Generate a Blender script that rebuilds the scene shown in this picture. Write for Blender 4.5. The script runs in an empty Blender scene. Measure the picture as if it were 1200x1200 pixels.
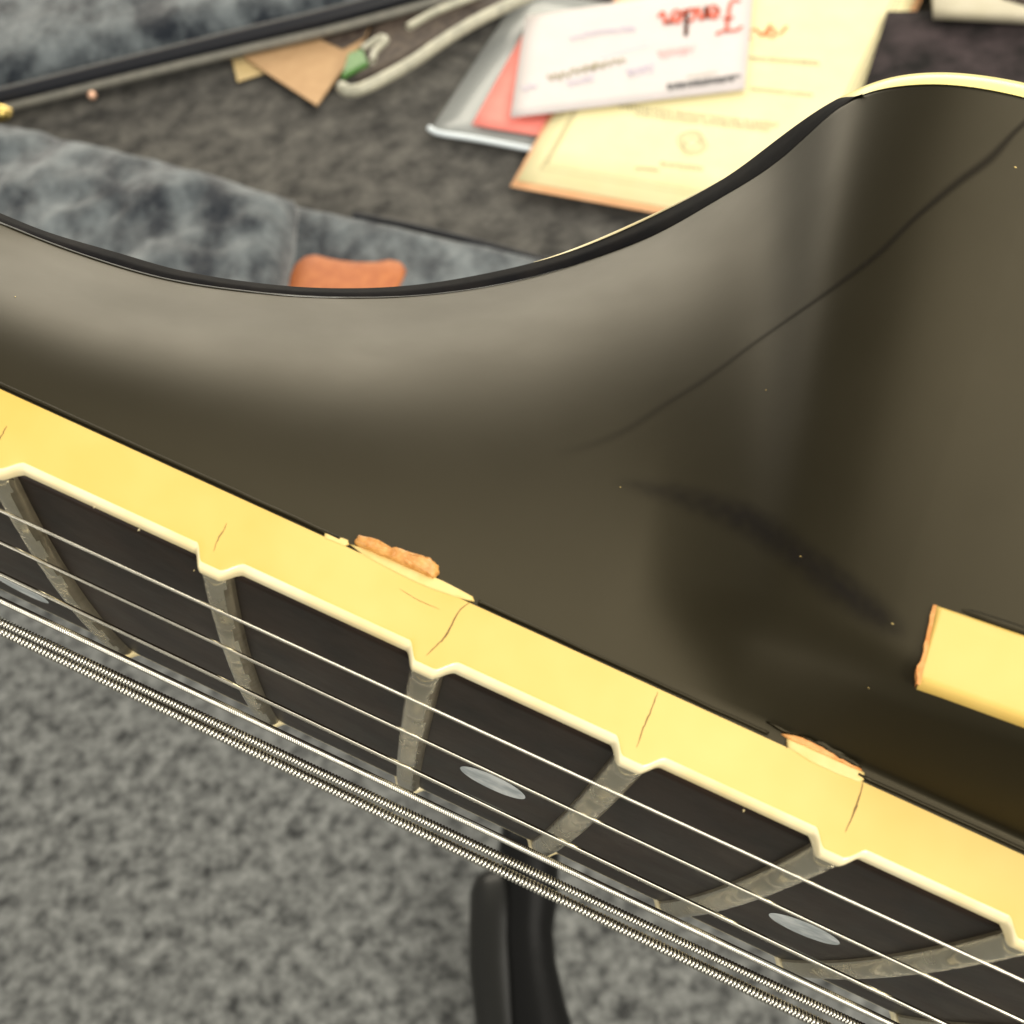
import bpy, bmesh, math, random
import numpy as np
from mathutils import Vector, Matrix, noise
random.seed(7)
R = math.radians
C = bpy.context.scene.collection
SC = bpy.context.scene
MM = 0.001

# ------------------------------------------------------------------ camera
TILT, ROLL = R(38), R(-14)
CAM_Z = 0.76
cam = bpy.data.cameras.new('camera')
cam.sensor_width = 9.6
cam.lens = 12.0                       # 1500 px focal length on the 1200 px square frame
cam.clip_start, cam.clip_end = 0.004, 50
cam.dof.use_dof = True
cam.dof.focus_distance = 0.112
cam.dof.aperture_fstop = 17.5
camo = bpy.data.objects.new('camera', cam); C.objects.link(camo)
CW = Matrix.Translation((0, 0, CAM_Z)) @ Matrix.Rotation(TILT, 4, 'X') @ Matrix.Rotation(ROLL, 4, 'Z')
camo.matrix_world = CW
SC.camera = camo

# ------------------------------------------------------------------ world and lamps (an indoor room with one window side)
w = bpy.data.worlds.new('World'); SC.world = w; w.use_nodes = True
bg = w.node_tree.nodes['Background']
bg.inputs[0].default_value = (0.97, 0.93, 0.84, 1); bg.inputs[1].default_value = 0.44
def lamp(name, loc, aim, sx, sy, watts, col):
    l = bpy.data.lights.new(name, 'AREA'); l.shape = 'RECTANGLE'; l.size = sx; l.size_y = sy
    l.energy = watts; l.color = col
    o = bpy.data.objects.new(name, l); C.objects.link(o); o.location = loc
    o.rotation_euler = (Vector(aim) - Vector(loc)).to_track_quat('-Z', 'Y').to_euler()
    return o
lamp('window_light', (0.6, 3.1, 1.15), (0.2, 0.1, 0.9), 4.6, 1.5, 112, (1.0, 0.92, 0.75))
lamp('ceiling_light', (1.35, -0.1, 2.7), (0.1, 0.1, 0.6), 3.0, 2.6, 86, (1.0, 0.95, 0.84))
lamp('room_light', (1.0, -2.2, 1.9), (0.0, 0.1, 0.6), 0.9, 0.9, 66, (1.0, 0.95, 0.82))
lamp('side_fill_light', (-2.4, -0.7, 1.3), (0.0, 0.1, 0.65), 1.4, 1.4, 26, (1.0, 0.97, 0.9))  # fill lamp added from the left to brighten the fret flanks
SC.view_settings.view_transform = 'Standard'; SC.view_settings.look = 'None'
SC.view_settings.exposure = 0.0; SC.view_settings.gamma = 1.0

# ------------------------------------------------------------------ materials
def mat(name, col, rough=0.5, metal=0.0, spec=0.5, coat=0.0, var=None, vscale=20.0, detail=4, bump=0.0, bscale=200.0,
        rvar=0.0, alpha=1.0, sheen=0.0, trans=0.0, stretch=None, contrast=(0.35, 0.65)):
    m = bpy.data.materials.new(name); m.use_nodes = True
    nt = m.node_tree; b = nt.nodes['Principled BSDF']
    b.inputs['Base Color'].default_value = (*col, 1)
    b.inputs['Roughness'].default_value = rough; b.inputs['Metallic'].default_value = metal
    b.inputs['Specular IOR Level'].default_value = spec; b.inputs['Coat Weight'].default_value = coat
    b.inputs['Coat Roughness'].default_value = 0.03
    b.inputs['Alpha'].default_value = alpha; b.inputs['Sheen Weight'].default_value = sheen
    b.inputs['Transmission Weight'].default_value = trans
    tc = nt.nodes.new('ShaderNodeTexCoord'); src = tc.outputs['Object']
    if stretch:
        mp = nt.nodes.new('ShaderNodeMapping'); mp.inputs['Scale'].default_value = stretch
        nt.links.new(src, mp.inputs[0]); src = mp.outputs[0]
    def nz(scale, det, rg=0.55):
        n = nt.nodes.new('ShaderNodeTexNoise'); n.inputs['Scale'].default_value = scale
        n.inputs['Detail'].default_value = det; n.inputs['Roughness'].default_value = rg
        nt.links.new(src, n.inputs['Vector']); return n
    if var:
        n = nz(vscale, detail, 0.62); r = nt.nodes.new('ShaderNodeValToRGB')
        e = r.color_ramp.elements; e[0].position, e[1].position = contrast
        e[0].color = (*col, 1); e[1].color = (*var, 1)
        nt.links.new(n.outputs[0], r.inputs[0]); nt.links.new(r.outputs[0], b.inputs['Base Color'])
    if rvar:
        n = nz(vscale * 1.7, 5); mr = nt.nodes.new('ShaderNodeMapRange')
        mr.inputs[1].default_value, mr.inputs[2].default_value = 0.3, 0.7
        mr.inputs[3].default_value, mr.inputs[4].default_value = max(0.02, rough - rvar), rough + rvar
        nt.links.new(n.outputs[0], mr.inputs[0]); nt.links.new(mr.outputs[0], b.inputs['Roughness'])
    if bump:
        n = nz(bscale, 5); bp = nt.nodes.new('ShaderNodeBump'); bp.inputs['Strength'].default_value = bump
        bp.inputs['Distance'].default_value = 0.3 / bscale
        nt.links.new(n.outputs[0], bp.inputs['Height']); nt.links.new(bp.outputs[0], b.inputs['Normal'])
    return m
M = {}
M['lacquer'] = mat('black_lacquer', (0.0070, 0.0056, 0.0022), 0.43, spec=0.38, rvar=0.03, vscale=60, bump=0.015, bscale=900)
_lb = M['lacquer'].node_tree.nodes['Principled BSDF']; _lb.inputs['Specular Tint'].default_value = (1.0, 0.87, 0.60, 1)   # yellowed clear coat
M['edge'] = mat('shaded_black_edge', (0.004, 0.004, 0.005), 0.55, spec=0.03, var=(0.008, 0.007, 0.007), vscale=400, bump=0.1, bscale=900)  # darker matte black that paints in the edge's dark reflection
M['cream'] = mat('aged_cream', (0.585, 0.375, 0.078), 0.30, spec=0.4, var=(0.63, 0.465, 0.145), vscale=40, bump=0.03, bscale=1500)
M['body_cream'] = mat('body_cream', (0.64, 0.43, 0.108), 0.32, spec=0.4, var=(0.66, 0.49, 0.155), vscale=40, bump=0.03, bscale=1500)
M['gloss'] = mat('highlight_bead_gloss', (0.012, 0.010, 0.005), 0.14, spec=0.7)
M['pale'] = mat('pale_cream', (0.84, 0.75, 0.50), 0.24, spec=0.5, var=(0.78, 0.62, 0.30), vscale=90)  # paler cream for the binding's top edge
M['flake'] = mat('pale_flake', (0.65, 0.46, 0.15), 0.4, spec=0.4, var=(0.67, 0.52, 0.21), vscale=500)
M['back_cream'] = mat('back_cream', (0.82, 0.70, 0.22), 0.3, var=(0.84, 0.73, 0.27), vscale=80)
M['glue'] = mat('amber_glue', (0.46, 0.19, 0.035), 0.40, spec=0.5, var=(0.70, 0.37, 0.115), vscale=900, bump=0.9, bscale=1600)
M['bare'] = mat('orange_wood', (0.60, 0.22, 0.05), 0.6, var=(0.70, 0.36, 0.12), vscale=900, bump=0.5, bscale=1500)
M['crack'] = mat('crack_brown', (0.13, 0.075, 0.015), 0.7, var=(0.24, 0.15, 0.035), vscale=900)
M['dark_gap'] = mat('near_black', (0.012, 0.010, 0.008), 0.7, spec=0.1)  # near black for winding valleys and painted fret-end shade
M['dark_line'] = mat('lacquer_dark_line', (0.010, 0.008, 0.006), 0.65, spec=0.08, alpha=0.5)  # soft thin dark line over the lacquer
M['reflection_streak'] = mat('painted_reflection', (0.010, 0.008, 0.007), 0.6, spec=0.1, alpha=0.09)  # carries the painted reflection streak
M['board'] = mat('ebony', (0.009, 0.0065, 0.005), 0.40, spec=0.16, var=(0.022, 0.0135, 0.009), vscale=120, bump=0.05, bscale=160, rvar=0.03)
M['nickel'] = mat('fret_nickel', (0.80, 0.74, 0.58), 0.22, metal=0.95, var=(0.60, 0.54, 0.40), vscale=110, rvar=0.08, bump=0.12, bscale=500)
M['flank_shade'] = mat('fret_flank_shade', (0.20, 0.165, 0.105), 0.36, metal=0.9, var=(0.34, 0.29, 0.20), vscale=160, bump=0.1, bscale=600)  # darkened nickel that paints shade on the fret flanks
M['pearl'] = mat('pearl', (0.34, 0.38, 0.39), 0.25, var=(0.62, 0.65, 0.65), vscale=330, detail=2)
M['steel'] = mat('plain_steel', (0.80, 0.76, 0.64), 0.20, metal=1.0, rvar=0.06, vscale=500)
M['wound'] = mat('wound_nickel', (0.80, 0.77, 0.68), 0.27, metal=1.0)
M['carpet'] = mat('grey_carpet', (0.028, 0.029, 0.029), 0.95, spec=0.1, var=(0.24, 0.246, 0.236), vscale=88, detail=9, bump=1.0, bscale=300, sheen=0.1, contrast=(0.33, 0.76))
M['lining'] = mat('charcoal_lining', (0.022, 0.021, 0.020), 0.95, spec=0.1, var=(0.135, 0.128, 0.114), vscale=42, detail=8, bump=0.8, bscale=160, sheen=0.1, contrast=(0.3, 0.75))
M['plush'] = mat('blue_grey_plush', (0.012, 0.016, 0.023), 0.9, spec=0.1, var=(0.15, 0.17, 0.18), vscale=26, detail=6, bump=1.0, bscale=90, sheen=0.3, stretch=(1.0, 0.6, 1.0), contrast=(0.38, 0.66))
M['black_rim'] = mat('black_rim', (0.010, 0.011, 0.015), 0.45, spec=0.3)
M['piping'] = mat('olive_piping', (0.15, 0.145, 0.125), 0.7, var=(0.20, 0.19, 0.16), vscale=90)
M['brass'] = mat('brass', (0.85, 0.62, 0.20), 0.25, metal=1.0)
M['copper'] = mat('copper_rivet', (0.85, 0.52, 0.36), 0.4, metal=0.6)
M['leather'] = mat('orange_leather', (0.36, 0.095, 0.022), 0.6, var=(0.46, 0.145, 0.038), vscale=90, bump=0.5, bscale=300)
M['kraft'] = mat('kraft_paper', (0.44, 0.27, 0.135), 0.8, var=(0.49, 0.31, 0.16), vscale=60)
M['manila'] = mat('manila_paper', (0.58, 0.43, 0.20), 0.8, var=(0.62, 0.47, 0.24), vscale=60)
M['green'] = mat('green_plastic', (0.03, 0.13, 0.01), 0.4, var=(0.06, 0.20, 0.02), vscale=120)
M['bag'] = mat('cream_vinyl', (0.34, 0.33, 0.26), 0.35, var=(0.50, 0.48, 0.37), vscale=70, bump=0.4, bscale=80)
M['brown'] = mat('dark_brown_paper', (0.035, 0.022, 0.018), 0.7, var=(0.10, 0.075, 0.055), vscale=90)
M['sleeve'] = mat('clear_sleeve', (0.42, 0.44, 0.43), 0.25, spec=0.6, alpha=0.62)
M['sleeve_edge'] = mat('sleeve_edge', (0.75, 0.82, 0.86), 0.2, spec=0.8)
M['pink'] = mat('pink_paper', (0.85, 0.23, 0.19), 0.75, var=(0.88, 0.27, 0.22), vscale=40)
M['certificate'] = mat('cream_paper', (0.74, 0.66, 0.36), 0.65, var=(0.77, 0.69, 0.40), vscale=25)
M['backing'] = mat('orange_backing', (0.85, 0.45, 0.22), 0.7, var=(0.88, 0.5, 0.26), vscale=40)
M['white'] = mat('white_card', (0.57, 0.53, 0.52), 0.6, var=(0.61, 0.55, 0.55), vscale=30)
M['red_ink'] = mat('red_ink', (0.62, 0.09, 0.04), 0.7)
M['orange_ink'] = mat('orange_ink', (0.62, 0.18, 0.04), 0.7)
M['grey_ink'] = mat('grey_ink', (0.30, 0.26, 0.16), 0.7)
M['black_ink'] = mat('black_ink', (0.07, 0.07, 0.08), 0.7)
M['lilac_ink'] = mat('lilac_ink', (0.52, 0.46, 0.58), 0.7)
M['rose_ink'] = mat('rose_ink', (0.78, 0.45, 0.45), 0.7)
M['blue_ink'] = mat('blue_ink', (0.42, 0.48, 0.70), 0.7)
M['post'] = mat('black_satin', (0.006, 0.006, 0.006), 0.35, spec=0.12, bump=0.1, bscale=60)
M['post_grey'] = mat('grey_satin', (0.010, 0.010, 0.009), 0.33, spec=0.28)
M['pale_card'] = mat('pale_card', (0.62, 0.56, 0.40), 0.7, var=(0.66, 0.6, 0.45), vscale=50)
M['tray'] = mat('black_felt', (0.012, 0.011, 0.011), 0.9, spec=0.1, var=(0.055, 0.042, 0.044), vscale=22, detail=5, bump=0.6, bscale=120)

# ------------------------------------------------------------------ helpers
def link(name, verts, faces, m, parent=None, smooth=True, mats=None, fmat=None):
    me = bpy.data.meshes.new(name); me.from_pydata([tuple(v) for v in verts], [], faces); me.update()
    for mm_ in (mats or [m]): me.materials.append(mm_)
    if fmat is not None: me.polygons.foreach_set('material_index', fmat)
    if smooth: me.polygons.foreach_set('use_smooth', [True] * len(me.polygons))
    o = bpy.data.objects.new(name, me); C.objects.link(o)
    if parent is not None: o.parent = parent
    return o
def tag(o, label=None, cat=None, group=None, kind=None):
    if label: o['label'] = label
    if cat: o['category'] = cat
    if group: o['group'] = group
    if kind: o['kind'] = kind
    return o
def empty(name, loc=(0, 0, 0), mw=None):
    o = bpy.data.objects.new(name, None); o.empty_display_size = 0.02; C.objects.link(o)
    if mw is not None: o.matrix_world = mw
    else: o.location = loc
    return o
def grid(rows, flip=False, closed=False):
    n = len(rows[0]); v = [p for r in rows for p in r]; f = []
    for i in range(len(rows) - 1):
        for j in range(n if closed else n - 1):
            k = (j + 1) % n
            q = (i * n + j, i * n + k, (i + 1) * n + k, (i + 1) * n + j)
            f.append(q[::-1] if flip else q)
    return v, f
def tube(path, rad, seg=10, cap=True):
    path = [Vector(p) for p in path]; rows = []
    up = Vector((0, 0, 1))
    for i, p in enumerate(path):
        t = (path[min(i + 1, len(path) - 1)] - path[max(i - 1, 0)]).normalized()
        if abs(t.dot(up)) > .95: up = Vector((0, 1, 0))
        a = t.cross(up).normalized(); b = t.cross(a).normalized()
        r = rad[i] if hasattr(rad, '__len__') else rad
        rows.append([p + r * (math.cos(2 * math.pi * k / seg) * a + math.sin(2 * math.pi * k / seg) * b) for k in range(seg)])
    v, f = grid(rows, closed=True)
    if cap:
        f.append(tuple(range(seg))); L0 = (len(rows) - 1) * seg; f.append(tuple(range(L0 + seg - 1, L0 - 1, -1)))
    return v, f
def interp(x, xs, ys): return float(np.interp(x, xs, ys))
def sstep(a, b, x):
    t = min(1, max(0, (x - a) / (b - a))); return t * t * (3 - 2 * t)
class Pchip:      # smooth monotone-ish curve through points
    def __init__(s, xs, ys):
        s.x = np.array(xs, float); s.y = np.array(ys, float)
        d = np.diff(s.y) / np.diff(s.x); h = np.diff(s.x); m = np.zeros_like(s.y)
        m[0], m[-1] = d[0], d[-1]
        for i in range(1, len(m) - 1): m[i] = (d[i - 1] * h[i] + d[i] * h[i - 1]) / (h[i - 1] + h[i])
        s.m = m
    def __call__(s, v):
        if v <= s.x[0]: return s.y[0] + s.m[0] * (v - s.x[0])
        if v >= s.x[-1]: return s.y[-1] + s.m[-1] * (v - s.x[-1])
        i = int(np.searchsorted(s.x, v) - 1); h = s.x[i + 1] - s.x[i]; t = (v - s.x[i]) / h
        return ((2*t**3 - 3*t**2 + 1) * s.y[i] + (t**3 - 2*t**2 + t) * h * s.m[i] + (-2*t**3 + 3*t**2) * s.y[i+1] + (t**3 - t**2) * h * s.m[i+1])

# ------------------------------------------------------------------ guitar frame: X along the neck towards the bridge, Y towards the treble side, Z out of the fretboard (mm)
G = np.array([[0.9086, 0.1028, -0.4049], [0.4132, -0.3633, 0.8350], [-0.0613, -0.9260, -0.3726]])   # right, down, forward
EYE = np.array([-1.5097, 113.0462, 22.4207])
RG = Matrix(((G[0][0], -G[1][0], -G[2][0], 0), (G[0][1], -G[1][1], -G[2][1], 0), (G[0][2], -G[1][2], -G[2][2], 0), (0, 0, 0, 1)))
CG = Matrix.Translation(Vector(EYE * MM)) @ RG
GW = CW @ CG.inverted()
def gray(x, y): return G.T @ np.array([(x - 600) / 1500., (y - 600) / 1500., 1.])
def at_z(x, y, z): d = gray(x, y); return EYE + (z - EYE[2]) / d[2] * d
def at_y(x, y, Y): d = gray(x, y); return EYE + (Y - EYE[1]) / d[1] * d
def mmv(P): return [tuple(c * MM for c in p) for p in P]
SCALE = 628.0; X0 = 356.2215
def fretx(k): return SCALE * (1 - 2 ** (-k / 12)) - X0
def hw(X): return (43 + 9 / 314 * (X + X0)) / 2
def crown(X, Y): return 1.05 * (1 - (Y / hw(X)) ** 2)

guitar = tag(empty('electric_guitar', mw=GW), 'glossy black electric guitar with aged cream bound fretboard and six strings', 'guitar')
def gpart(name, verts, faces, m, parent=None, **k): return link(name, mmv(verts), faces, m, parent or guitar, **k)

XA, XB = -170.0, 118.0
# ---- body: one continuous lacquered surface: neck back, heel, cutaway rim, top
c1 = [(-60,237),(0,261),(50,282),(100,300),(150,316),(200,329),(250,337),(300,343),(350,347.5),(400,349),(450,349),(500,346),(567,337),(654,317),(710,298),(770,275),(845,231),(900,199),(925,180),(947,158),(965,139),(982,123),(1005,110),(1037,103),(1062,99.5),(1095,98),(1125,100),(1162,105.5),(1200,114),(1260,132),(1340,165)]
c2 = [(-60,226),(0,250),(50,271),(100,286),(150,300),(188,312),(250,325),(300,332),(350,337),(400,338.5),(450,337.5),(500,333),(567,321.5),(654,300),(710,278.5),(770,251),(819,227),(867,198),(900,171.5),(937,144),(967,123),(992,110.5),(1012,100.5),(1037,92),(1075,86),(1125,86),(1162,90.5),(1200,97.5),(1260,114),(1340,146)]
def smooth_curve(pts, sig):
    p = Pchip(*zip(*pts)); xs = np.arange(-200, 1500, 5.); ys = np.array([p(x) for x in xs])
    k = np.exp(-.5 * (np.arange(-30, 31) * 5 / sig) ** 2); k /= k.sum(); lin = np.convolve(ys, k, 'same')
    return lambda x: float(np.interp(x, xs[31:-31], lin[31:-31]))
C1 = smooth_curve(c1, 24); C2 = smooth_curve(c2, 20)
ZS = Pchip([-60, 0, 200, 400, 500, 600, 700, 800, 900, 1000, 1080, 1200, 1340], [-20.5, -21.5, -24.5, -31, -36, -41.5, -47.5, -52, -54.5, -55.6, -56, -56.3, -56.6])
def bez(P, n):
    P = [np.array(p, float) for p in P]; out = []
    for i in range(n + 1):
        t = i / n
        out.append((1-t)**3 * P[0] + 3*(1-t)**2*t * P[1] + 3*(1-t)*t*t * P[2] + t**3 * P[3])
    return out
def resample(P, n):
    P = np.array(P); d = np.concatenate([[0], np.cumsum(np.linalg.norm(np.diff(P, axis=0), axis=1))])
    t = np.linspace(0, d[-1], n)
    return np.array([[np.interp(v, d, P[:, k]) for k in range(P.shape[1])] for v in t])
NP = 110
ZB = -4.75
ZT = -10.0                            # the body's top beside the neck
def c1pt(x): return at_z(x, C1(x), ZS(x))
def c2pt(x): return at_y(x, C2(x), c1pt(x)[1] - 0.9)
secs = [(c1pt(x), c2pt(x), x) for x in [-60 + 1300 * i / 240 for i in range(241)]]
la, lb, _ = secs[-1]
secs += [(la + np.array([k, .02 * k, 0]), lb + np.array([k, .02 * k, 0]), 9999) for k in range(2, 112, 2)]
fa, fb, _ = secs[0]
secs = [(fa + np.array([-k, -.01 * k, .006 * k]), fb + np.array([-k, -.01 * k, .006 * k]), -9999) for k in range(96, 0, -3)] + secs
xT = at_z(1075, 805, ZT); xT2 = at_z(1200, 850, ZT)
def yedge(X): return xT[1] + (X - xT[0]) * (xT2[1] - xT[1]) / (xT2[0] - xT[0]) * (1 if X > xT[0] else .4)
NP = 150
base, DA, DB, WG = [], [], [], []
dr = lambda a: np.array([0, -math.sin(a), -math.cos(a)])
for P3, Q, x in secs:
    X = P3[0] + 11 * math.exp(-((P3[0] - 1) / 13) ** 2); h = hw(X); P0 = np.array([X, h - 0.15, ZB]); sx_ = np.array([P3[0] - X, 0, 0])   # section lines fan out round the cutaway
    # neck and heel: evenly curving wall, start and end directions spread about the chord
    chd = math.atan2(P0[1] - P3[1], P0[2] - P3[2]); cl = math.hypot(P0[1] - P3[1], P0[2] - P3[2])
    sp = max(.75 * chd, R(15) * (1 - sstep(-2, 20, X)) + R(4))
    t0, t1 = max(chd - sp, min(R(3), chd)), min(chd + sp, max(R(35), chd + R(2)))
    A = resample(bez([P0, P0 + dr(t0) * cl * .36 + sx_ * .33, P3 - dr(t1) * cl * .36 - sx_ * .33, P3], 300), NP)
    # body: bevelled shoulder out to the edge, round, rim down
    Ye = yedge(X); E_ = np.array([X, Ye, ZT])
    a = np.array([X, h - .15, ZB - 1.0]); sl = (E_ - a) / np.linalg.norm(E_ - a); dn = (P3 - E_) / np.linalg.norm(P3 - E_)
    k = 2.2
    Bp = [P0] + [a + (E_ - sl * k - a) * i / 20 for i in range(21)]
    Bp += bez([E_ - sl * k, E_ - sl * k * .4, E_ + dn * k * .4, E_ + dn * k], 20)[1:] + [E_ + dn * k + (P3 - E_ - dn * k) * i / 80 for i in range(1, 81)]
    L_ = np.array([P0 + (P3 - P0) * i / (NP - 1) for i in range(NP)])
    base.append(L_); DA.append(A - L_); DB.append(resample(np.array(Bp), NP) - L_); WG.append(sstep(4, 24, X))
base, DA, DB = np.array(base), np.array(DA), np.array(DB)
kern = np.exp(-.5 * (np.arange(-70, 71) / 28.) ** 2); kern /= kern.sum()
def smooth_s(D):
    P_ = np.concatenate([np.repeat(D[:1], 70, 0), D, np.repeat(D[-1:], 70, 0)])
    return np.stack([np.apply_along_axis(lambda c: np.convolve(c, kern, 'valid'), 0, P_[:, :, k]) for k in range(3)], 2)
DA = smooth_s(DA)
WG = np.array(WG)[:, None, None]
S_all = base + DA * (1 - WG) + DB * WG
full = []
for (P3, Q, x), S in zip(secs, S_all):
    X = P3[0]; h = hw(X); row = [tuple(p) for p in S]
    zz = min(Q[2], -12)
    extra = [(X, Q[1] - 2.5, Q[2] - 0.2), (X, Q[1] - 8, Q[2] - 0.6), (X, -2, zz - .5), (X, -h * .6, zz * .8), (X, -h, zz * .55), (X, -h + .15, ZB)]
    full.append(row + [tuple(Q * .5 + P3 * .5 + np.array((0, -.3, .3))), tuple(Q)] + extra)
v, f = grid(full, flip=False)
W_ = len(full[0]); f += [tuple(range(W_)), tuple(range(len(v) - 1, len(v) - W_ - 1, -1))]
body = gpart('body', v, f, M['lacquer'])
# black strip painted as dark reflection and cream back binding along the back edge
band_k, band_c = [], []
jag = random.Random(3)
for i in range(561):
    x = -60 + 1300 * i / 560
    a, b = c1pt(x), c2pt(x)
    a = a + np.array([0, .06, 0.02]); b = b + np.array([0, .06, -.02])
    if 800 < x < 1000: a = a + (a - b) / np.linalg.norm(a - b) * 0.06 * noise.noise(Vector((x * .07, 3, 1)))
    fr = sstep(978, 1010, x) ** 1.2
    m_ = b * (1 - fr) + a * fr
    bul = np.array([0, .25, .1])
    if x < 1012: band_k.append([tuple(a), tuple(a * .6 + m_ * .4 + bul), tuple(m_ * .6 + a * .4 + bul * .8), tuple(m_)])
    if x > 976: band_c.append([tuple(m_), tuple(m_ * .6 + b * .4 + bul * fr), tuple(m_ * .3 + b * .7 + bul * fr * .8), tuple(b), tuple(b + (0, -1.8, -.2))])
v, f = grid(band_k); gpart('back_edge_reflection', v, f, M['edge'])
v, f = grid(band_c); o = gpart('back_binding', v, f, M['back_cream'])
# pale strip painting a highlight on the outer corner
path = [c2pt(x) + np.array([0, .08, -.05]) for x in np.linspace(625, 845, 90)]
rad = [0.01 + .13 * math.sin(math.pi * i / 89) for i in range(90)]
v, f = tube(path, rad, 8); gpart('highlight_lip', v, f, M['pale'])
path = [c1pt(x) + np.array([0, .05, .02]) for x in np.linspace(-60, 700, 160)]
v, f = tube(path, [.10 * (1 - (i / 159) ** 3) + .02 * noise.noise(Vector((i * .2, 0, 0))) for i in range(160)], 8); gpart('added_highlight_bead', v, f, M['gloss'])  # glossy bead added to catch a highlight along the edge

# ---- fretboard
Xs = list(np.linspace(XA, XB, 180)); Ysn = np.linspace(-1, 1, 41)
rows = []
for X in Xs:
    h = hw(X) - 1.3
    r = [(X, -h, ZB)] + [(X, s * h, crown(X, s * h) - 0.02) for s in Ysn] + [(X, h, ZB)]
    rows.append(r)
v, f = grid(rows, closed=True); W_ = len(rows[0]); f += [tuple(range(W_)), tuple(range(len(v) - 1, len(v) - W_ - 1, -1))]; board = gpart('fretboard', v, f, M['board'])
# ---- frets and nibs
KS = list(range(7, 22))
NW, NH = 1.3, 1.15
def nibh(X):
    s = 0
    for k in KS:
        d = abs(X - fretx(k))
        s = max(s, 1 - sstep(NW - .55, NW + .55, d) if X < fretx(k) else 1 - sstep(NW - .75, NW + .75, d))
    return s
def make_binding(side):
    xs = []
    X = XA
    while X < XB:
        xs.append(X); near = min(abs(X - fretx(k)) for k in KS)
        X += .06 if near < 3.0 else .5
    rows = []; fm = []
    for X in xs:
        h = hw(X); t = nibh(X) * NH; r = 0.66
        prof = [(h, ZB), (h, -1.2 + t * .6), (h, -r + t)]
        prof += [(h - r + r * math.cos(a), -r + t + r * math.sin(a)) for a in [math.pi / 2 * i / 6 for i in range(1, 7)]]
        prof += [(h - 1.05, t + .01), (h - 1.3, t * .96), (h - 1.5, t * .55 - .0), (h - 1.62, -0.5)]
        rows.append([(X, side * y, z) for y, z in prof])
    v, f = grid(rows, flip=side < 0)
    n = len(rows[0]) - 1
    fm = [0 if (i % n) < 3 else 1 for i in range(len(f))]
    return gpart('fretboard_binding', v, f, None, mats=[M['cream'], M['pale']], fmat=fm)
bind = make_binding(1); make_binding(-1)
for k in KS:
    xf = fretx(k); h = hw(xf) - 1.45; rows = []
    W, H = 1.25, 1.15
    for s in np.linspace(-1, 1, 141):
        Y = s * h; zc = crown(xf, Y); en = min(1, (1 - abs(s)) * h / 0.5); Hh = H * (0.75 + .25 * en)
        nick = .05 * max(0, noise.noise(Vector((k * 9.1, Y * 1.6, 0)))) * (abs(Y) < 19)
        for j in range(6):
            ys = (0.5 - (3.5 + j * 9.2) / 53) * 2 * hw(xf); nick += 0.07 * math.exp(-((Y - ys) / .5) ** 2)
        r = [(xf - W - .1, Y, zc - .25)] + [(xf + W * math.cos(a), Y, zc - .02 + (Hh - nick) * math.sin(a)) for a in [math.pi * (1 - i / 14) for i in range(15)]] + [(xf + W + .1, Y, zc - .25)]
        rows.append(r)
    v, f = grid(rows); nf = len(rows[0]) - 1; rw = random.Random(k)
    fm = []
    for q in range(len(f)):      # polished crown, flanks darkened as painted shade, with an uneven border
        c = q % nf; wob = noise.noise(Vector((k * 3.1, (q // nf) * .12, 0))) * 1.6
        fm.append(1 if c < 2 or c > nf - 5.2 + wob else 0)
    gpart('fret', v, f, None, board, mats=[M['nickel'], M['flank_shade']], fmat=fm)
for k in KS:
    xf = fretx(k); h = hw(xf); rn = random.Random(k); v = []; f = []
    for i in range(12):
        a = math.pi * (.12 + .76 * i / 11); l_ = .35 + .75 * rn.random() * math.sin(a)
        for q in (h - 1.35, h - 1.5 - l_): v.append((xf + 1.27 * math.cos(a), q, crown(xf, q) + 1.17 * math.sin(a) * (.80 if q < h - 1.4 else .78)))
        if i: f.append((2*i-2, 2*i-1, 2*i+1, 2*i))
    gpart('fret_end_shade', v, f, M['dark_gap'], board)  # shadow where fret meets nib, painted as dark slivers
for k, ys in ((12, (-15, 15)), (15, (0,)), (17, (0,)), (19, (0,)), (9, (0,)), (21, (0,))):
    xm = (fretx(k) + fretx(k - 1)) / 2
    for y in ys:
        vs = [(xm, y, crown(xm, y) + .012)] + [(xm + 3.15 * math.cos(a), y + 3.15 * math.sin(a), crown(xm, y + 3.15 * math.sin(a)) + .012) for a in [2 * math.pi * i / 40 for i in range(40)]]
        gpart('inlay_dot', vs, [(0, 1 + i, 1 + (i + 1) % 40) for i in range(40)], M['pearl'], board)
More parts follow.
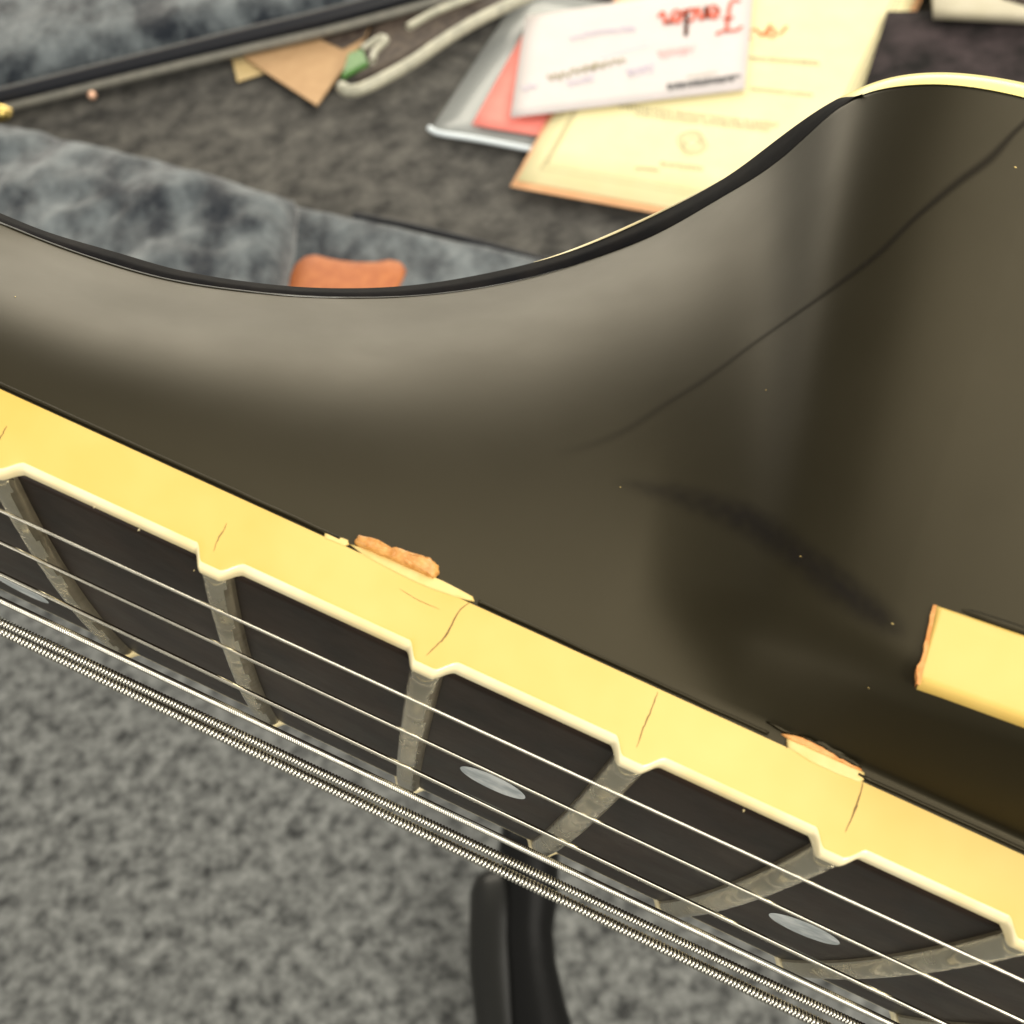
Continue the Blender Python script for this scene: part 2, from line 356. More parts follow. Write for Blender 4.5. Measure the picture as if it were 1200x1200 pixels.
# ---- strings
SD = [((-41.31, 22.577, 2.60), (38.36, 23.568, 2.33), .135), ((-43.85, 13.527, 2.93), (43.3, 14.178, 3.0), .17), ((-46.15, 4.503, 3.63), (25.79, 4.682, 3.98), .215),
      ((-48.47, -4.498, 4.26), (28.86, -4.69, 4.42), .34), ((-50.88, -13.475, 4.76), (31.78, -14.09, 4.50), .45), ((-53.87, -22.42, 4.31), (34.83, -23.52, 4.62), .59)]
for j, (a, b, r) in enumerate(SD):
    a, b = np.array(a), np.array(b); d = (b - a) / (b[0] - a[0])
    P = lambda X: a + d * (X - a[0])
    if j < 3:
        v, f = tube([P(X) for X in np.linspace(XA, XB, 24)], r * .95, 10); gpart('string', v, f, M['steel'])
    else:
        pitch = (.20, .34, .42)[j - 3]; n = int((XB - XA) / pitch); sub = 8; path = []; rad = []; dip = (.18, .5, .5)[j - 3]
        for i in range(n * sub):
            t = i / sub; path.append(P(XA + t * pitch)); u = (t % 1) * 2 - 1
            rad.append(r - pitch * dip * (1 - math.sqrt(max(0, 1 - u * u))))
        v, f = tube(path, rad, 12)
        fm = [1 if j > 3 and ((q // 12) % sub) in (0, sub - 1) else 0 for q in range(len(f))]  # darker faces in the valleys between windings
        gpart('string', v, f, None, mats=[M['wound'], M['dark_gap']], fmat=fm)

# ---- wear on the fretboard binding
def face_pt(x, y, off=0.0):
    Y = 26.7
    for _ in range(5): P = at_y(x, y, Y); Y = hw(P[0]) + off
    return P
def ribbon(name, pts, wid, m, off, parent):
    P = [face_pt(x, y, off) for x, y in pts]; v = []; f = []
    for i, p in enumerate(P):
        t = P[min(i + 1, len(P) - 1)] - P[max(i - 1, 0)]; t /= np.linalg.norm(t); nrm = np.array([-t[2], 0, t[0]])
        wi = wid[i] if hasattr(wid, '__len__') else wid
        v += [tuple(p + nrm * wi / 2), tuple(p - nrm * wi / 2)]
        if i: f.append((2*i-2, 2*i-1, 2*i+1, 2*i))
    return gpart(name, v, f, m, parent, smooth=False)
for pts, wmax in (([(266, 613), (262, 622), (256, 631), (250, 646)], .11), ([(553, 704), (538, 716), (529, 733), (520, 748), (512, 756), (500, 768)], .13),
                  ([(771, 811), (763, 833), (754, 853), (746, 876)], .12), ([(1012, 914), (1007, 934), (1000, 955), (991, 975)], .15), ([(8, 499), (2, 510), (-4, 520)], .12),
                  ([(922, 868), (922, 877)], .10), ([(468, 690), (490, 703), (515, 714)], .05)):
    px_ = Pchip(range(len(pts)), [p[0] for p in pts]); py_ = Pchip(range(len(pts)), [p[1] for p in pts]); m0 = len(pts) - 1
    pts = [(px_(m0 * i / 18) + random.uniform(-.5, .5), py_(m0 * i / 18)) for i in range(19)]
    n = len(pts); ribbon('crack', pts, [wmax * random.uniform(.6, 1.1) * (.25 + .75 * math.sin(math.pi * (i + .5) / n)) for i in range(n)], M['crack'], .02, bind)
def slab(name, outline, Yout, thick, m, parent, steps=1, jit=0.0, dome=0.0):
    """a small plate standing on the binding's side face: outline in (x, z) of the guitar, thickness along Y"""
    n = len(outline); cx = sum(p[0] for p in outline) / n; cz = sum(p[1] for p in outline) / n
    rings = [(1.0, -thick), (1.0, -thick * .35), (.93, -thick * .08), (.75, dome * .6), (.4, dome)]
    v = []; f = []
    for s, yo in rings:
        for p in outline:
            X = cx + (p[0] - cx) * s; Z = cz + (p[1] - cz) * s
            v.append((X, hw(X) + Yout + yo + jit * noise.noise(Vector((X * 1.3, Z * 1.7, s * 3))), Z))
    for k in range(len(rings) - 1):
        for i in range(n):
            j = (i + 1) % n; f.append((k*n+i, k*n+j, (k+1)*n+j, (k+1)*n+i))
    v.append((cx, hw(cx) + Yout + dome, cz)); c = len(v) - 1
    for i in range(n): f.append(((len(rings)-1)*n+i, (len(rings)-1)*n+(i+1) % n, c))
    return gpart(name, v, f, m, parent)
def outl(pts, off=0.0, fine=3, jit=0.0):
    P = [face_pt(x, y, off) for x, y in pts]; out = []
    for i in range(len(P)):
        a, b = P[i], P[(i + 1) % len(P)]
        for k in range(fine):
            q = a + (b - a) * k / fine; out.append((q[0] + jit * random.uniform(-1, 1), q[2] + jit * random.uniform(-1, 1)))
    return out
slab('glue_blob', outl([(416, 634), (420, 626), (436, 629), (452, 643), (458, 641), (470, 641), (484, 648), (494, 651), (506, 654), (514, 663), (515, 669), (509, 676), (495, 671), (470, 660), (445, 649), (425, 640)], .5, 4, .05), .62, .9, M['glue'], bind, jit=.32, dome=.10)
slab('binding_flake', outl([(380, 622), (387, 625), (408, 633), (409, 637), (404, 640), (380, 630)], .06, 2, .02), .10, .3, M['flake'], bind)
slab('binding_flake', outl([(410, 637), (440, 646), (480, 664), (520, 681), (554, 699), (556, 704), (535, 700), (505, 690), (470, 674), (430, 653)], .06, 2, .02), .11, .3, M['flake'], bind)
slab('binding_flake', outl([(922, 864), (945, 873), (985, 892), (1013, 905), (1014, 912), (1008, 917), (985, 909), (950, 893), (924, 876)], .06, 2, .02), .12, .3, M['flake'], bind)
slab('bare_wood', outl([(916, 859), (924, 860), (942, 864), (962, 873), (985, 885), (1008, 899), (1011, 903), (1000, 900), (975, 889), (950, 877), (925, 866)], .2, 3, .03), .25, .6, M['bare'], bind, jit=.10)
slab('lacquer_chip', outl([(936, 861), (952, 867), (966, 870), (985, 881), (1004, 893), (1010, 900), (1002, 899), (984, 889), (962, 876), (945, 867)], .2, 3, .05), .34, .6, M['lacquer'], bind, jit=.2)
slab('lacquer_chip', outl([(899, 846), (915, 853), (930, 861), (916, 857)], .2, 3, .02), .3, .4, M['lacquer'], bind, jit=.05)
# lacquer ridge along the bottom of the binding, and its dark gap
for xa, xb in ((-168, -17.5), (-6.6, 15.6), (22.3, 116)):
    Xl = np.linspace(xa, xb, 90)
    v, f = tube([(X, hw(X) + .02 + .03 * noise.noise(Vector((X * .5, 0, 0))), ZB - .36 + .04 * noise.noise(Vector((X * .4, 5, 0)))) for X in Xl], .13, 8)
    gpart('lacquer_ridge', v, f, M['lacquer'])

# ---- body binding on the top edge, broken off at its left end
bx = at_z(1075, 805, ZT); ex = at_z(1200, 850, ZT)
dirv = (ex - bx)[:2] / np.linalg.norm((ex - bx)[:2])
nrm2 = np.array([-dirv[1], dirv[0]])
BH = ZT - at_y(1096, 711, bx[1] + .6)[2] + .2
rows = []; n = 70
for i in range(n):
    t = i / (n - 1); s = 0 if i == 0 else 60 * t ** 2
    base = bx[:2] + dirv * s; row = []
    prof = [(-1.6, -.1), (-.2, -.10), (.18, -.16), (.42, -.30), (.55, -.50), (.60, -.75)] + [(.60, -.75 - (BH - .95) * k / 8) for k in range(1, 9)] + [(.54, -BH), (-1.2, -BH - .02)]
    for j, (o_, z) in enumerate(prof):
        q = base + nrm2 * o_; dx = .10 * noise.noise(Vector((j * 1.7, 4.2, 1))) - .55 * max(0, j - 4) / 9 if i == 0 else 0
        row.append((q[0] + dirv[0] * dx, q[1] + dirv[1] * dx, ZT + z))
    rows.append(row)
v, f = grid(rows); m_ = len(rows[0])
f.append(tuple(range(m_))[::-1])
bb = gpart('body_binding', v, f, M['body_cream'])
# chipped orange-brown broken end
vs = []; fs = []
for j in range(15):
    z = ZT + .05 - BH * j / 14; jx = -.13 - .6 * j / 14 + .11 * noise.noise(Vector((j * .9, 1, 7))) - (.20 if j in (2, 3) else 0)
    q = bx[:2] + nrm2 * .63
    vs += [(q[0] + dirv[0] * jx, q[1] + dirv[1] * jx, z), (q[0] + dirv[0] * (.10 - .6 * j / 14 + .05 * noise.noise(Vector((j, 3, 3)))), q[1] + nrm2[1] * .02, z), (q[0] + dirv[0] * jx - nrm2[0] * .9, q[1] - nrm2[1] * .9, z)]
    if j:
        a = 3 * (j - 1); b = 3 * j; fs += [(a, a + 1, b + 1, b), (a + 2, a, b, b + 2)]
gpart('broken_end', vs, fs, M['bare'], bb, smooth=False)
v, f = tube([(bx[0] + dirv[0] * s, bx[1] + dirv[1] * s + .28, ZT - BH - .33 + .05 * noise.noise(Vector((s, 0, 2)))) for s in np.linspace(.05, 60, 60)], [.42 * min(1, .3 + i / 3) for i in range(60)], 10)
gpart('lacquer_ridge', v, f, M['lacquer'])

# ---- dark line and painted dark reflection, laid just above the surface that is really there
from mathutils.bvhtree import BVHTree
bv = BVHTree.FromPolygons([Vector(q) for q in mmv(full and [p for r_ in full for p in r_])], [tuple(p.vertices) for p in body.data.polygons])
def surf(x, y):
    d = Vector(gray(x, y)).normalized(); h = bv.ray_cast(Vector(EYE * MM), d)
    if h[0] is None: return None
    nr = h[1] if h[1].dot(d) < 0 else -h[1]
    return np.array(h[0]) / MM, np.array(nr)
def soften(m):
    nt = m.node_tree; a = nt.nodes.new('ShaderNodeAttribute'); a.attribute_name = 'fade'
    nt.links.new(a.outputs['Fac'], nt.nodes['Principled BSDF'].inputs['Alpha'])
soften(M['dark_line']); soften(M['reflection_streak'])
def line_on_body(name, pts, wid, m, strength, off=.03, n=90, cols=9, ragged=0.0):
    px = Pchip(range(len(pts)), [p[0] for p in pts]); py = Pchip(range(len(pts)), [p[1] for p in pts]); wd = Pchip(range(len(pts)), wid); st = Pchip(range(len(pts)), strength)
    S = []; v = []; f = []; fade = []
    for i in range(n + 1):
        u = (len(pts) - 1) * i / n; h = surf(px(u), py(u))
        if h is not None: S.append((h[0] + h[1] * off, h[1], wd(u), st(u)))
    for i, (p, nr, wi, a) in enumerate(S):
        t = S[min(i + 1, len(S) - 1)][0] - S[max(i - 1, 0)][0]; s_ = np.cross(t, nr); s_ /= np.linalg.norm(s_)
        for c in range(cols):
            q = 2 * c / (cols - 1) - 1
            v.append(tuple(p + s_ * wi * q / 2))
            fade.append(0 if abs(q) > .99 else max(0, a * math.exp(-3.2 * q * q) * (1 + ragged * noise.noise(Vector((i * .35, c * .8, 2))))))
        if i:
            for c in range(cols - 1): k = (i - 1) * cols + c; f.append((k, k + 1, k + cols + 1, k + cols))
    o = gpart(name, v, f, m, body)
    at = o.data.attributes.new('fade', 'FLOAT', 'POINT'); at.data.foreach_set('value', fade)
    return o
line_on_body('lacquer_dark_line', [(1215, 132), (1188, 156), (1160, 186), (1120, 216), (1070, 258), (1030, 297), (980, 335), (930, 370), (880, 405), (830, 442), (780, 474), (735, 503), (690, 522), (640, 533)],
             [.9, .8, 1.2, 1.1, .8, .9, .85, .8, .9, 1.0, 1.1, 1.3, 1.5, 1.6], M['dark_line'], [.42, .45, .5, .5, .48, .48, .45, .38, .32, .28, .22, .16, .1, 0])  # soft dark line laid over the lacquer
line_on_body('dark_reflection', [(715, 563), (760, 572), (820, 588), (880, 612), (930, 646), (985, 688), (1030, 722), (1066, 748)], [1.6, 2.6, 3.2, 3.6, 3.2, 3.4, 2.8, 1.8], M['reflection_streak'], [.0, .22, .36, .5, .48, .5, .42, .0], off=.05, ragged=.6)  # dark reflection painted as a soft ribbon over the body
for x, y, s in ((1190, 196, .18), (18, 348, .12), (727, 571, .12), (938, 652, .16), (1046, 731, .2), (898, 457, .12), (1018, 806, .1), (895, 193, .14), (865, 208, .12)):
    h = surf(x, y)
    if h is None: continue
    p, nr = h; a = np.cross(nr, [0, 0, 1.]); a /= np.linalg.norm(a); b = np.cross(nr, a)
    vs = [tuple(p + nr * .02 + s * .7 * (.5 + .5 * random.random()) * (math.cos(q) * a + .5 * math.sin(q) * b)) for q in [2 * math.pi * i / 7 for i in range(7)]]
    vs.append(tuple(p + nr * (.02 + s * .4)))
    gpart('dust_speck', vs, [(i, (i + 1) % 7, 7) for i in range(7)], M['flake'], body)
for x, y in ((111, 593), (89, 629), (163, 620), (872, 949), (228, 667)):
    P = at_z(x, y, .25); s = .09
    gpart('dust_speck', [(P[0] - s, P[1] - s, P[2]), (P[0] + s, P[1] - s, P[2]), (P[0], P[1] + s, P[2]), (P[0], P[1], P[2] + .2)], [(0, 1, 3), (1, 2, 3), (2, 0, 3)], M['pale'], board)

# ------------------------------------------------------------------ the place: carpet and open case behind
CR = np.array(CW.to_3x3())
def wpt(x, y, z):
    d = CR @ np.array([(x - 600) / 1500., -(y - 600) / 1500., -1.]); t = (z - CAM_Z) / d[2]
    return Vector((t * d[0], t * d[1], z))
fl = link('floor', [(-4, -4, 0), (4, -4, 0), (4, 5, 0), (-4, 5, 0)], [(0, 1, 2, 3)], M['carpet'], smooth=False)
tag(fl, kind='structure')
case = tag(empty('guitar_case', tuple(wpt(300, 200, 0))), 'open guitar case lined in blue grey plush behind the black guitar', 'case')
def wlink(name, v, f, m, thing, **k):
    o = link(name, [Vector(p) - thing.location for p in v], f, m, thing, **k); return o
def sheet(corners, z, thick, nx=14, ny=14, wave=0.0, seed=0, zf=None):
    """slab through four picture corners at height z (tl, tr, br, bl)"""
    P = [wpt(x, y, z) for x, y in corners]; top = []
    for j in range(ny + 1):
        r = []
        for i in range(nx + 1):
            u, t = i / nx, j / ny
            p = P[0] * (1-u)*(1-t) + P[1] * u*(1-t) + P[2] * u*t + P[3] * (1-u)*t
            dz = wave * noise.noise(p * 9 + Vector((seed, seed * 2, 0)))
            if zf: dz += zf(u, t, p)
            r.append(p + Vector((0, 0, dz)))
        top.append(r)
    v, f = grid(top, flip=True); n = len(v)
    v += [p - Vector((0, 0, thick)) for p in v[:n]]
    W = nx + 1
    f += [tuple(q + n for q in reversed(ff)) for ff in list(f)]
    ring = [i for i in range(W)] + [j * W + nx for j in range(1, ny + 1)] + [ny * W + i for i in range(nx - 1, -1, -1)] + [j * W for j in range(ny - 1, 0, -1)]
    for k in range(len(ring)):
        a, b = ring[k], ring[(k + 1) % len(ring)]; f.append((a, b, b + n, a + n))
    return v, f
v, f = sheet([(-420, -420), (1700, -420), (1560, 620), (-300, 560)], .020, .018, 40, 40, .004, 2)
wlink('case_floor', v, f, M['lining'], case)
def pillow(e, h):
    def zf(u, t, p):
        a = min(1, min(u, 1 - u) / e); b = min(1, min(t, 1 - t) / e)
        q = math.sqrt(1 - (1 - a) ** 2) * math.sqrt(1 - (1 - b) ** 2)
        return h * q + h * .40 * q * noise.noise(p * 19) + h * .22 * q * noise.noise(p * 48)
    return zf
# lid lining, upper left, with black rim and piping
v, f = sheet([(-260, -260), (760, -330), (520, -14), (-60, 108)], .045, .04, 60, 40, 0, 0, pillow(.07, .018))
wlink('lid_lining', v, f, M['plush'], case)
def bar(pts, z, rad, m, name, thing=case, seg=12, n=40):
    px = Pchip(range(len(pts)), [p[0] for p in pts]); py = Pchip(range(len(pts)), [p[1] for p in pts])
    path = [wpt(px((len(pts)-1) * i / n), py((len(pts)-1) * i / n), z) for i in range(n + 1)]
    v, f = tube(path, rad, seg); return wlink(name, v, f, m, thing)
bar([(-120, 139), (0, 114), (130, 82), (280, 45), (400, 16), (560, -28)], .047, .0095, M['black_rim'], 'lid_rim')
bar([(-120, 154), (0, 128), (130, 96), (280, 60), (400, 32), (560, -12)], .040, .0048, M['piping'], 'lid_piping')
# base padding, lower left, with its rounded end, and the lower wall to the right
v, f = sheet([(-240, 92), (345, 236), (318, 470), (-240, 470)], .055, .05, 70, 34, 0, 0, pillow(.16, .03))
wlink('base_padding', v, f, M['plush'], case)
v, f = sheet([(338, 240), (820, 345), (820, 560), (270, 560)], .030, .02, 60, 30, 0, 4, pillow(.10, .012))
wlink('wall_padding', v, f, M['plush'], case)
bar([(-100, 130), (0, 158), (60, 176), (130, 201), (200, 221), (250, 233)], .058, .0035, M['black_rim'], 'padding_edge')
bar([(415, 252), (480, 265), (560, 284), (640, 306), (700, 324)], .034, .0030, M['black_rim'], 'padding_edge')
bar([(326, 243), (322, 268), (308, 300), (286, 336)], .058, .0045, M['black_rim'], 'padding_shade')  # black bar painting the shade beside the padding's rounded end
hp = wpt(2, 136, .05)
v, f = tube([hp + Vector((-.012, 0, 0)), hp + Vector((-.008, 0, .002)), hp + Vector((.004, .0, .003)), hp + Vector((.010, 0, 0))], [.005, .008, .008, .005], 14)
wlink('hinge', v, f, M['brass'], case)
rp = wpt(108, 112, .045); vv = []
bm = bmesh.new(); bmesh.ops.create_uvsphere(bm, u_segments=16, v_segments=8, radius=.0045)
wlink('rivet', [q.co + rp for q in bm.verts], [tuple(x.index for x in ff.verts) for ff in bm.faces], M['copper'], case); bm.free()
# dark accessory tray upper right with a pale edge
v, f = sheet([(1040, 12), (1420, 12), (1420, 330), (940, 330)], .045, .02, 24, 24, .004, 5)
wlink('accessory_tray', v, f, M['tray'], case)
o = empty('card_box', tuple(wpt(1140, 0, .05))); tag(o, 'pale cream card box edge above the dark tray at upper right', 'box')
v, f = sheet([(1085, -120), (1300, -120), (1215, 14), (1095, 9)], .062, .012, 4, 4, .001, 8)
wlink('panel', v, f, M['pale_card'], o)
v, f = sheet([(1185, -20), (1320, -30), (1330, 40), (1175, -6)], .066, .01, 4, 4, .001, 8)
wlink('dark_flap', v, f, M['brown'], o)

# ------------------------------------------------------------------ papers
def thing(name, label, cat, px, z):
    return tag(empty(name, tuple(wpt(px[0], px[1], z))), label, cat)
def strokes(name, pts_list, wid, z, m, t, jitter=0):
    """ink strokes lying 0.3 mm above the paper"""
    v = []; f = []
    for pts in pts_list:
        P = [wpt(x, y, z) for x, y in pts]; b0 = len(v)
        for i, p in enumerate(P):
            d = (P[min(i + 1, len(P) - 1)] - P[max(i - 1, 0)]); d = d.normalized() if d.length > 0 else Vector((1, 0, 0))
            s = Vector((-d.y, d.x, 0)) * wid / 2
            v += [p + s, p - s]
            if i: k = b0 + 2 * i; f.append((k - 2, k - 1, k + 1, k))
    return wlink(name, v, f, m, t, smooth=False)
def words(x0, y0, x1, y1, h, n=9, seed=1, dens=7):
    """a run of small unreadable handwriting-like marks from one point to another"""
    rn = random.Random(seed); out = []; L = math.hypot(x1 - x0, y1 - y0); d = ((x1-x0)/L, (y1-y0)/L); s = 0
    while s < L:
        wl = rn.uniform(.6, 1.4) * L / n; pts = []
        k = max(3, int(wl / h * 2.2))
        for i in range(k):
            q = s + wl * .82 * i / (k - 1); hh = h * (.5 if i % 2 else -.5) * rn.uniform(.6, 1.2)
            pts.append((x0 + d[0] * q - d[1] * hh, y0 + d[1] * q + d[0] * hh))
        out.append(pts); s += wl
    return out
def script(word, ox, oy, ex, ey, size):
    """flowing script letters; origin at the first letter, running towards (ex, ey), upright on the left-hand side of travel"""
    GL = {'F': [[(0, 1.9), (.5, 2.15), (1.6, 2.1), (2.1, 2.3)], [(1.25, 2.1), (1.0, 1.1), (.7, .1), (.3, -.2), (-.1, 0)], [(.55, 1.1), (1.0, 1.2), (1.4, 1.1)]],
          'e': [[(0, .35), (.5, .55), (.75, .85), (.5, 1.02), (.2, .75), (.2, .3), (.5, .02), (.9, .3)]],
          'n': [[(0, .4), (.2, .95), (.25, .5), (.18, 0), (.4, .7), (.65, 1.0), (.78, .7), (.75, .15), (.95, .1), (1.1, .35)]],
          'd': [[(.75, .9), (.4, 1.0), (.1, .5), (.3, .03), (.65, .35), (.85, 1.2), (1.0, 2.1), (.8, 1.0), (.75, .1), (1.05, .3)]],
          'r': [[(0, .35), (.25, 1.0), (.3, .75), (.65, .95), (.6, .3), (.75, .05), (1.1, .4)]]}
    ADV = {'F': 1.55, 'e': .85, 'n': 1.05, 'd': 1.0, 'r': 1.0}
    dx, dy = ex - ox, ey - oy; L = math.hypot(dx, dy); dx, dy = dx / L, dy / L; ux, uy = dy, -dx
    out = []; a = 0
    for ch in word:
        for st in GL[ch]:
            P1 = Pchip(range(len(st)), [p[0] for p in st]); P2 = Pchip(range(len(st)), [p[1] for p in st])
            out.append([(ox + size * ((a + P1(u)) * dx + P2(u) * ux), oy + size * ((a + P1(u)) * dy + P2(u) * uy)) for u in np.linspace(0, len(st) - 1, len(st) * 4)])
        a += ADV[ch]
    return out
t = thing('plastic_sleeve', 'clear grey plastic sleeve under the pink slip and white card', 'plastic sleeve', (560, 150), .024)
v, f = sheet([(612, -12), (930, 40), (880, 225), (503, 154)], .026, .0015, 10, 10, .001, 3); wlink('sheet', v, f, M['sleeve'], t)
bar([(503, 150), (515, 156), (560, 163), (640, 178), (700, 188)], .028, .0028, M['sleeve_edge'], 'folded_edge', t, 8, 20)
t = thing('pink_slip', 'pink paper slip showing between plastic sleeve and white card', 'paper', (600, 120), .03)
v, f = sheet([(612, 40), (830, 40), (820, 190), (553, 146)], .0305, .001, 10, 10, .001, 6); wlink('sheet', v, f, M['pink'], t)
t = thing('certificate', 'large cream certificate with orange backing and thin printed border', 'certificate', (800, 150), .034)
v, f = sheet([(832, -200), (1171, -200), (952, 281), (598, 218)], .034, .0012, 12, 12, .0008, 6); wlink('backing', v, f, M['backing'], t)
v, f = sheet([(838, -200), (1166, -200), (950, 274), (606, 211)], .0362, .0010, 12, 12, 0, 6); wlink('sheet', v, f, M['certificate'], t)
ZC = .0367
border = [[(846, -180), (634, 198), (930, 248), (1142, -180)], [(852, -180), (640, 193), (926, 242), (1136, -180)]]
strokes('printed_border', border, .0011, ZC, M['grey_ink'], t)
strokes('printed_rule', [[(1034, 88), (1078, -12)]], .0012, ZC, M['orange_ink'], t)
strokes('red_script', [[(870 + 5 * i + 3 * math.sin(i * 2.1), 40 - .4 * i + 6 * math.sin(i * 1.7)) for i in range(11)], [(876, 22), (871, 40), (880, 46)], [(903, 28), (899, 42), (907, 44)]], .0034, ZC, M['orange_ink'], t)
strokes('text_line', words(880, 68, 960, 74, 4, 5, 2), .0024, ZC, M['grey_ink'], t)
strokes('text_line', words(726, 124, 905, 146, 5, 9, 4), .0020, ZC, M['grey_ink'], t)
strokes('text_line', words(745, 133, 900, 152, 4, 8, 5), .0020, ZC, M['grey_ink'], t)
strokes('text_line', words(880, 104, 940, 110, 3, 4, 21), .0020, ZC, M['grey_ink'], t)
strokes('text_line', words(775, 192, 825, 198, 5, 3, 6), .0020, ZC, M['grey_ink'], t)
strokes('text_line', words(745, 197, 770, 199, 3, 2, 7), .0020, ZC, M['grey_ink'], t)
seal = []
for k in (0, 1, 3):
    seal.append([(811 + (16 - 3 * k) * math.cos(a) + 2 * math.sin(k * 5 + a * 3), 167 + (13 - 2.4 * k) * math.sin(a)) for a in np.linspace(0, 6.283, 30)])
strokes('printed_seal', seal, .0009, ZC, M['grey_ink'], t)
t = thing('white_card', 'white printed card with red script lying across the cream certificate', 'card', (740, 70), .04)
v, f = sheet([(616, 19), (884, -22), (873, 104), (598, 137)], .0405, .0012, 12, 12, .0003, 9); wlink('sheet', v, f, M['white'], t)
ZW = .0416
strokes('red_script', script('Fender', 866, 2, 770, 14, 15), .0036, ZW, M['red_ink'], t)
strokes('signature', words(643, 92, 690, 80, 8, 4, 8), .0028, ZW, M['grey_ink'], t)
strokes('signature', words(692, 80, 726, 71, 7, 3, 9), .0028, ZW, M['grey_ink'], t)
strokes('text_line', words(783, 103, 862, 92, 5, 5, 11), .0028, ZW, M['black_ink'], t)
strokes('text_line', words(783, 100, 862, 89, 4, 5, 12), .0028, ZW, M['black_ink'], t)
strokes('text_line', words(806, 90, 832, 86, 3, 3, 13), .0010, ZW, M['grey_ink'], t)
strokes('stamp', words(772, 64, 808, 58, 11, 4, 14), .0022, ZW, M['rose_ink'], t)
strokes('stamp', words(668, 44, 690, 40, 7, 3, 15), .0022, ZW, M['lilac_ink'], t)
strokes('stamp', words(696, 38, 745, 33, 8, 5, 16), .0022, ZW, M['lilac_ink'], t)
strokes('stamp', words(666, 98, 690, 92, 7, 3, 17), .0022, ZW, M['lilac_ink'], t)
strokes('stamp', words(736, 86, 762, 80, 12, 3, 18), .0022, ZW, M['lilac_ink'], t)
strokes('stamp', words(612, 104, 630, 100, 6, 2, 19), .0022, ZW, M['lilac_ink'], t)
strokes('stamp', words(705, 66, 760, 52, 4, 5, 23), .0008, ZW, M['blue_ink'], t)

# ------------------------------------------------------------------ small things in the case
t = thing('kraft_envelope', 'brown kraft paper envelope corner poking out below the case lid', 'envelope', (360, 80), .03)
P4 = [wpt(*p, .032) for p in ((285, 66), (330, 40), (437, 22), (428, 44), (371, 123), (314, 86))]
vv = P4 + [p - Vector((0, 0, .002)) for p in P4]; n = 6
wlink('sheet', vv, [tuple(range(n))[::-1], tuple(range(n, 2 * n))] + [(i, (i + 1) % n, n + (i + 1) % n, n + i) for i in range(n)], M['kraft'], t, smooth=False)
fl_ = [wpt(*p, 0.0326) for p in ((375, 46), (437, 24), (427, 44), (402, 58))]
wlink('flap', fl_, [(3, 2, 1, 0)], M['brown'], t, smooth=False)['label'] = 'darker folded flap of the kraft envelope'
t = thing('manila_card', 'small pale manila card tucked left of the kraft envelope', 'card', (290, 85), .03)
P4 = [wpt(*p, .027) for p in ((272, 70), (330, 58), (318, 82), (278, 95))]
vv = P4 + [p - Vector((0, 0, .0015)) for p in P4]
wlink('sheet', vv, [(3, 2, 1, 0), (4, 5, 6, 7)] + [(i, (i + 1) % 4, 4 + (i + 1) % 4, 4 + i) for i in range(4)], M['manila'], t, smooth=False)
t = thing('vinyl_pouch', 'cream vinyl pouch with rolled edge and dark contents beside kraft envelope', 'pouch', (500, 60), .03)
bar([(399, 99), (406, 106), (422, 105), (450, 92), (485, 72), (520, 48), (560, 24), (605, 2), (640, -14)], .045, [.0035, .0055] + [.0062] * 38 + [.006], M['bag'], 'rolled_edge', t, 12)
v, f = sheet([(440, 18), (640, -60), (600, 0), (415, 98)], .034, .01, 14, 10, .004, 4); wlink('dark_contents', v, f, M['brown'], t)
bar([(424, 58), (436, 50), (447, 44), (452, 48), (440, 60), (436, 72)], .05, .0036, M['bag'], 'inner_fold', t, 8, 30)
bar([(478, 32), (510, 14), (545, 0), (580, -14)], .05, .0042, M['bag'], 'inner_fold', t, 8, 20)
t = thing('green_pick_packet', 'small bright green packet between kraft envelope and cream pouch', 'packet', (414, 76), .035)
v, f = sheet([(408, 62), (424, 56), (431, 74), (400, 90)], .052, .004, 8, 8, .002, 3); wlink('wrapper', v, f, M['green'], t)
t = thing('leather_tag', 'orange brown leather piece with rounded corners on the plush padding', 'leather tag', (405, 330), .05)
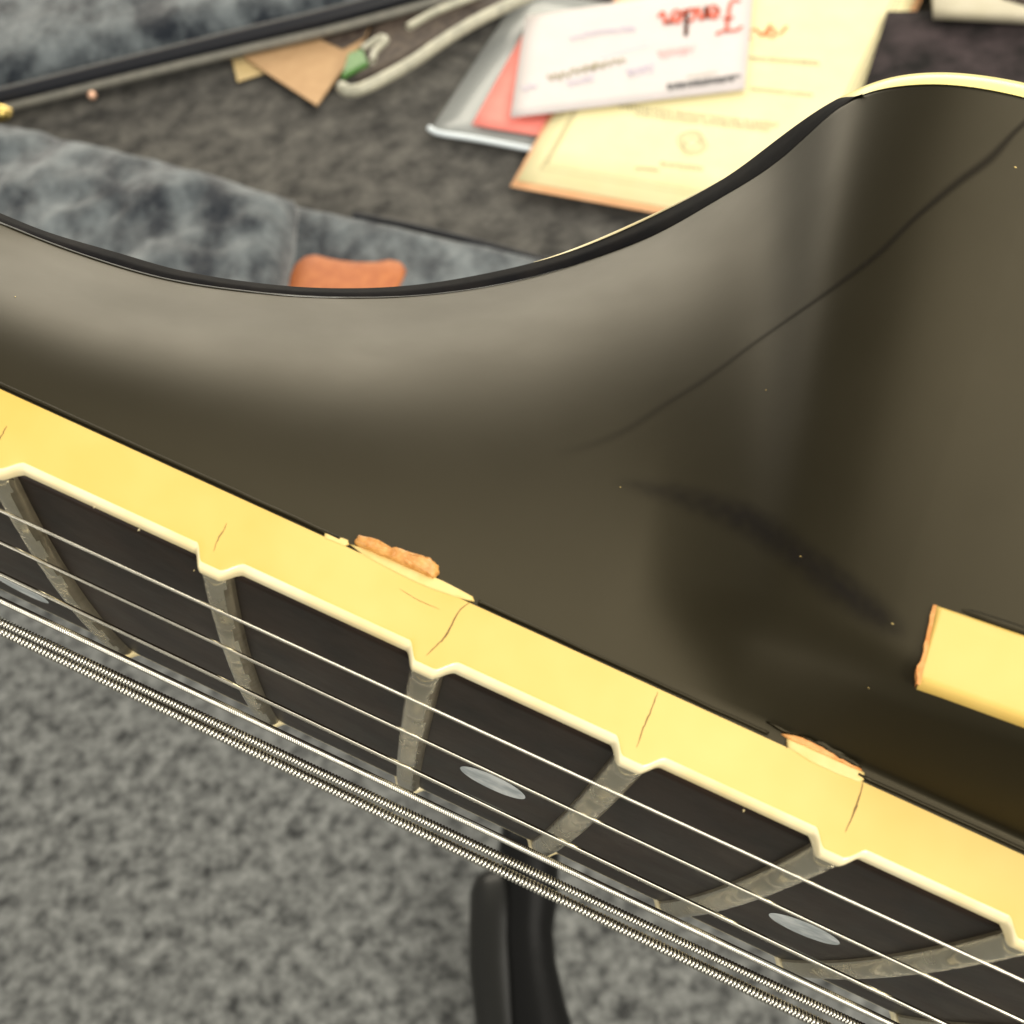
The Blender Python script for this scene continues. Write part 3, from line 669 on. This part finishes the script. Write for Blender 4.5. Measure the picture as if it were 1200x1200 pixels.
OT = [(338, 335), (341, 320), (347, 309), (356, 302), (368, 300), (384, 304), (400, 307), (420, 309), (442, 309), (460, 306), (470, 308), (475, 315), (472, 325), (464, 342), (458, 374), (330, 366)]
PT = [wpt(x, y, .046) for x, y in OT]; cT = sum(PT, Vector()) / len(PT); n = len(PT)
vv = [p - Vector((0, 0, .005)) for p in PT] + PT + [cT + (p - cT) * .95 + Vector((0, 0, .0022)) for p in PT] + [cT + (p - cT) * .6 + Vector((0, 0, .0035 + .001 * noise.noise(p * 60))) for p in PT] + [cT + Vector((0, 0, .0038))]
ff = [(k * n + i, k * n + (i + 1) % n, (k + 1) * n + (i + 1) % n, (k + 1) * n + i) for k in range(3) for i in range(n)] + [(3 * n + i, 3 * n + (i + 1) % n, 4 * n) for i in range(n)] + [tuple(range(n))[::-1]]
wlink('tag_body', vv, [q[::-1] for q in ff], M['leather'], t)
# black post below the strings
t = thing('black_post', 'glossy black curved post standing on grey carpet below the strings', 'post', (610, 1230), 0)
def column(edge_l, edge_r, z0, z1, m, name, seg=20):
    rows = []
    for (xl, yl), (xr, yr) in zip(edge_l, edge_r):
        a, b = wpt(xl, yl, z0), wpt(xr, yr, z0); c = (a + b) / 2; r = (b - a).length / 2; ax = (b - a).normalized()
        up = Vector((0, 0, 1))
        rows.append([c + r * math.cos(q) * ax + (z1 + r * math.sin(q)) * up for q in [2 * math.pi * i / seg for i in range(seg)]])
    v, f = grid(rows, closed=True); f.append(tuple(range(seg))); f.append(tuple(range(len(v) - 1, len(v) - seg - 1, -1)))
    return wlink(name, v, f, m, t)
column([(568, 1024), (556, 1034), (551, 1050), (550, 1090), (550, 1140), (556, 1190), (566, 1260), (580, 1330)], [(590, 1020), (612, 1026), (624, 1045), (628, 1090), (628, 1140), (630, 1190), (634, 1260), (640, 1330)], .06, 0, M['post_grey'], 'sleeve')
column([(606, 960), (588, 972), (584, 1000), (596, 1040), (594, 1100), (597, 1140), (600, 1190), (606, 1260), (625, 1330)], [(616, 958), (640, 966), (656, 1000), (654, 1050), (648, 1090), (652, 1130), (664, 1180), (690, 1260), (720, 1330)], .075, 0, M['post'], 'post')
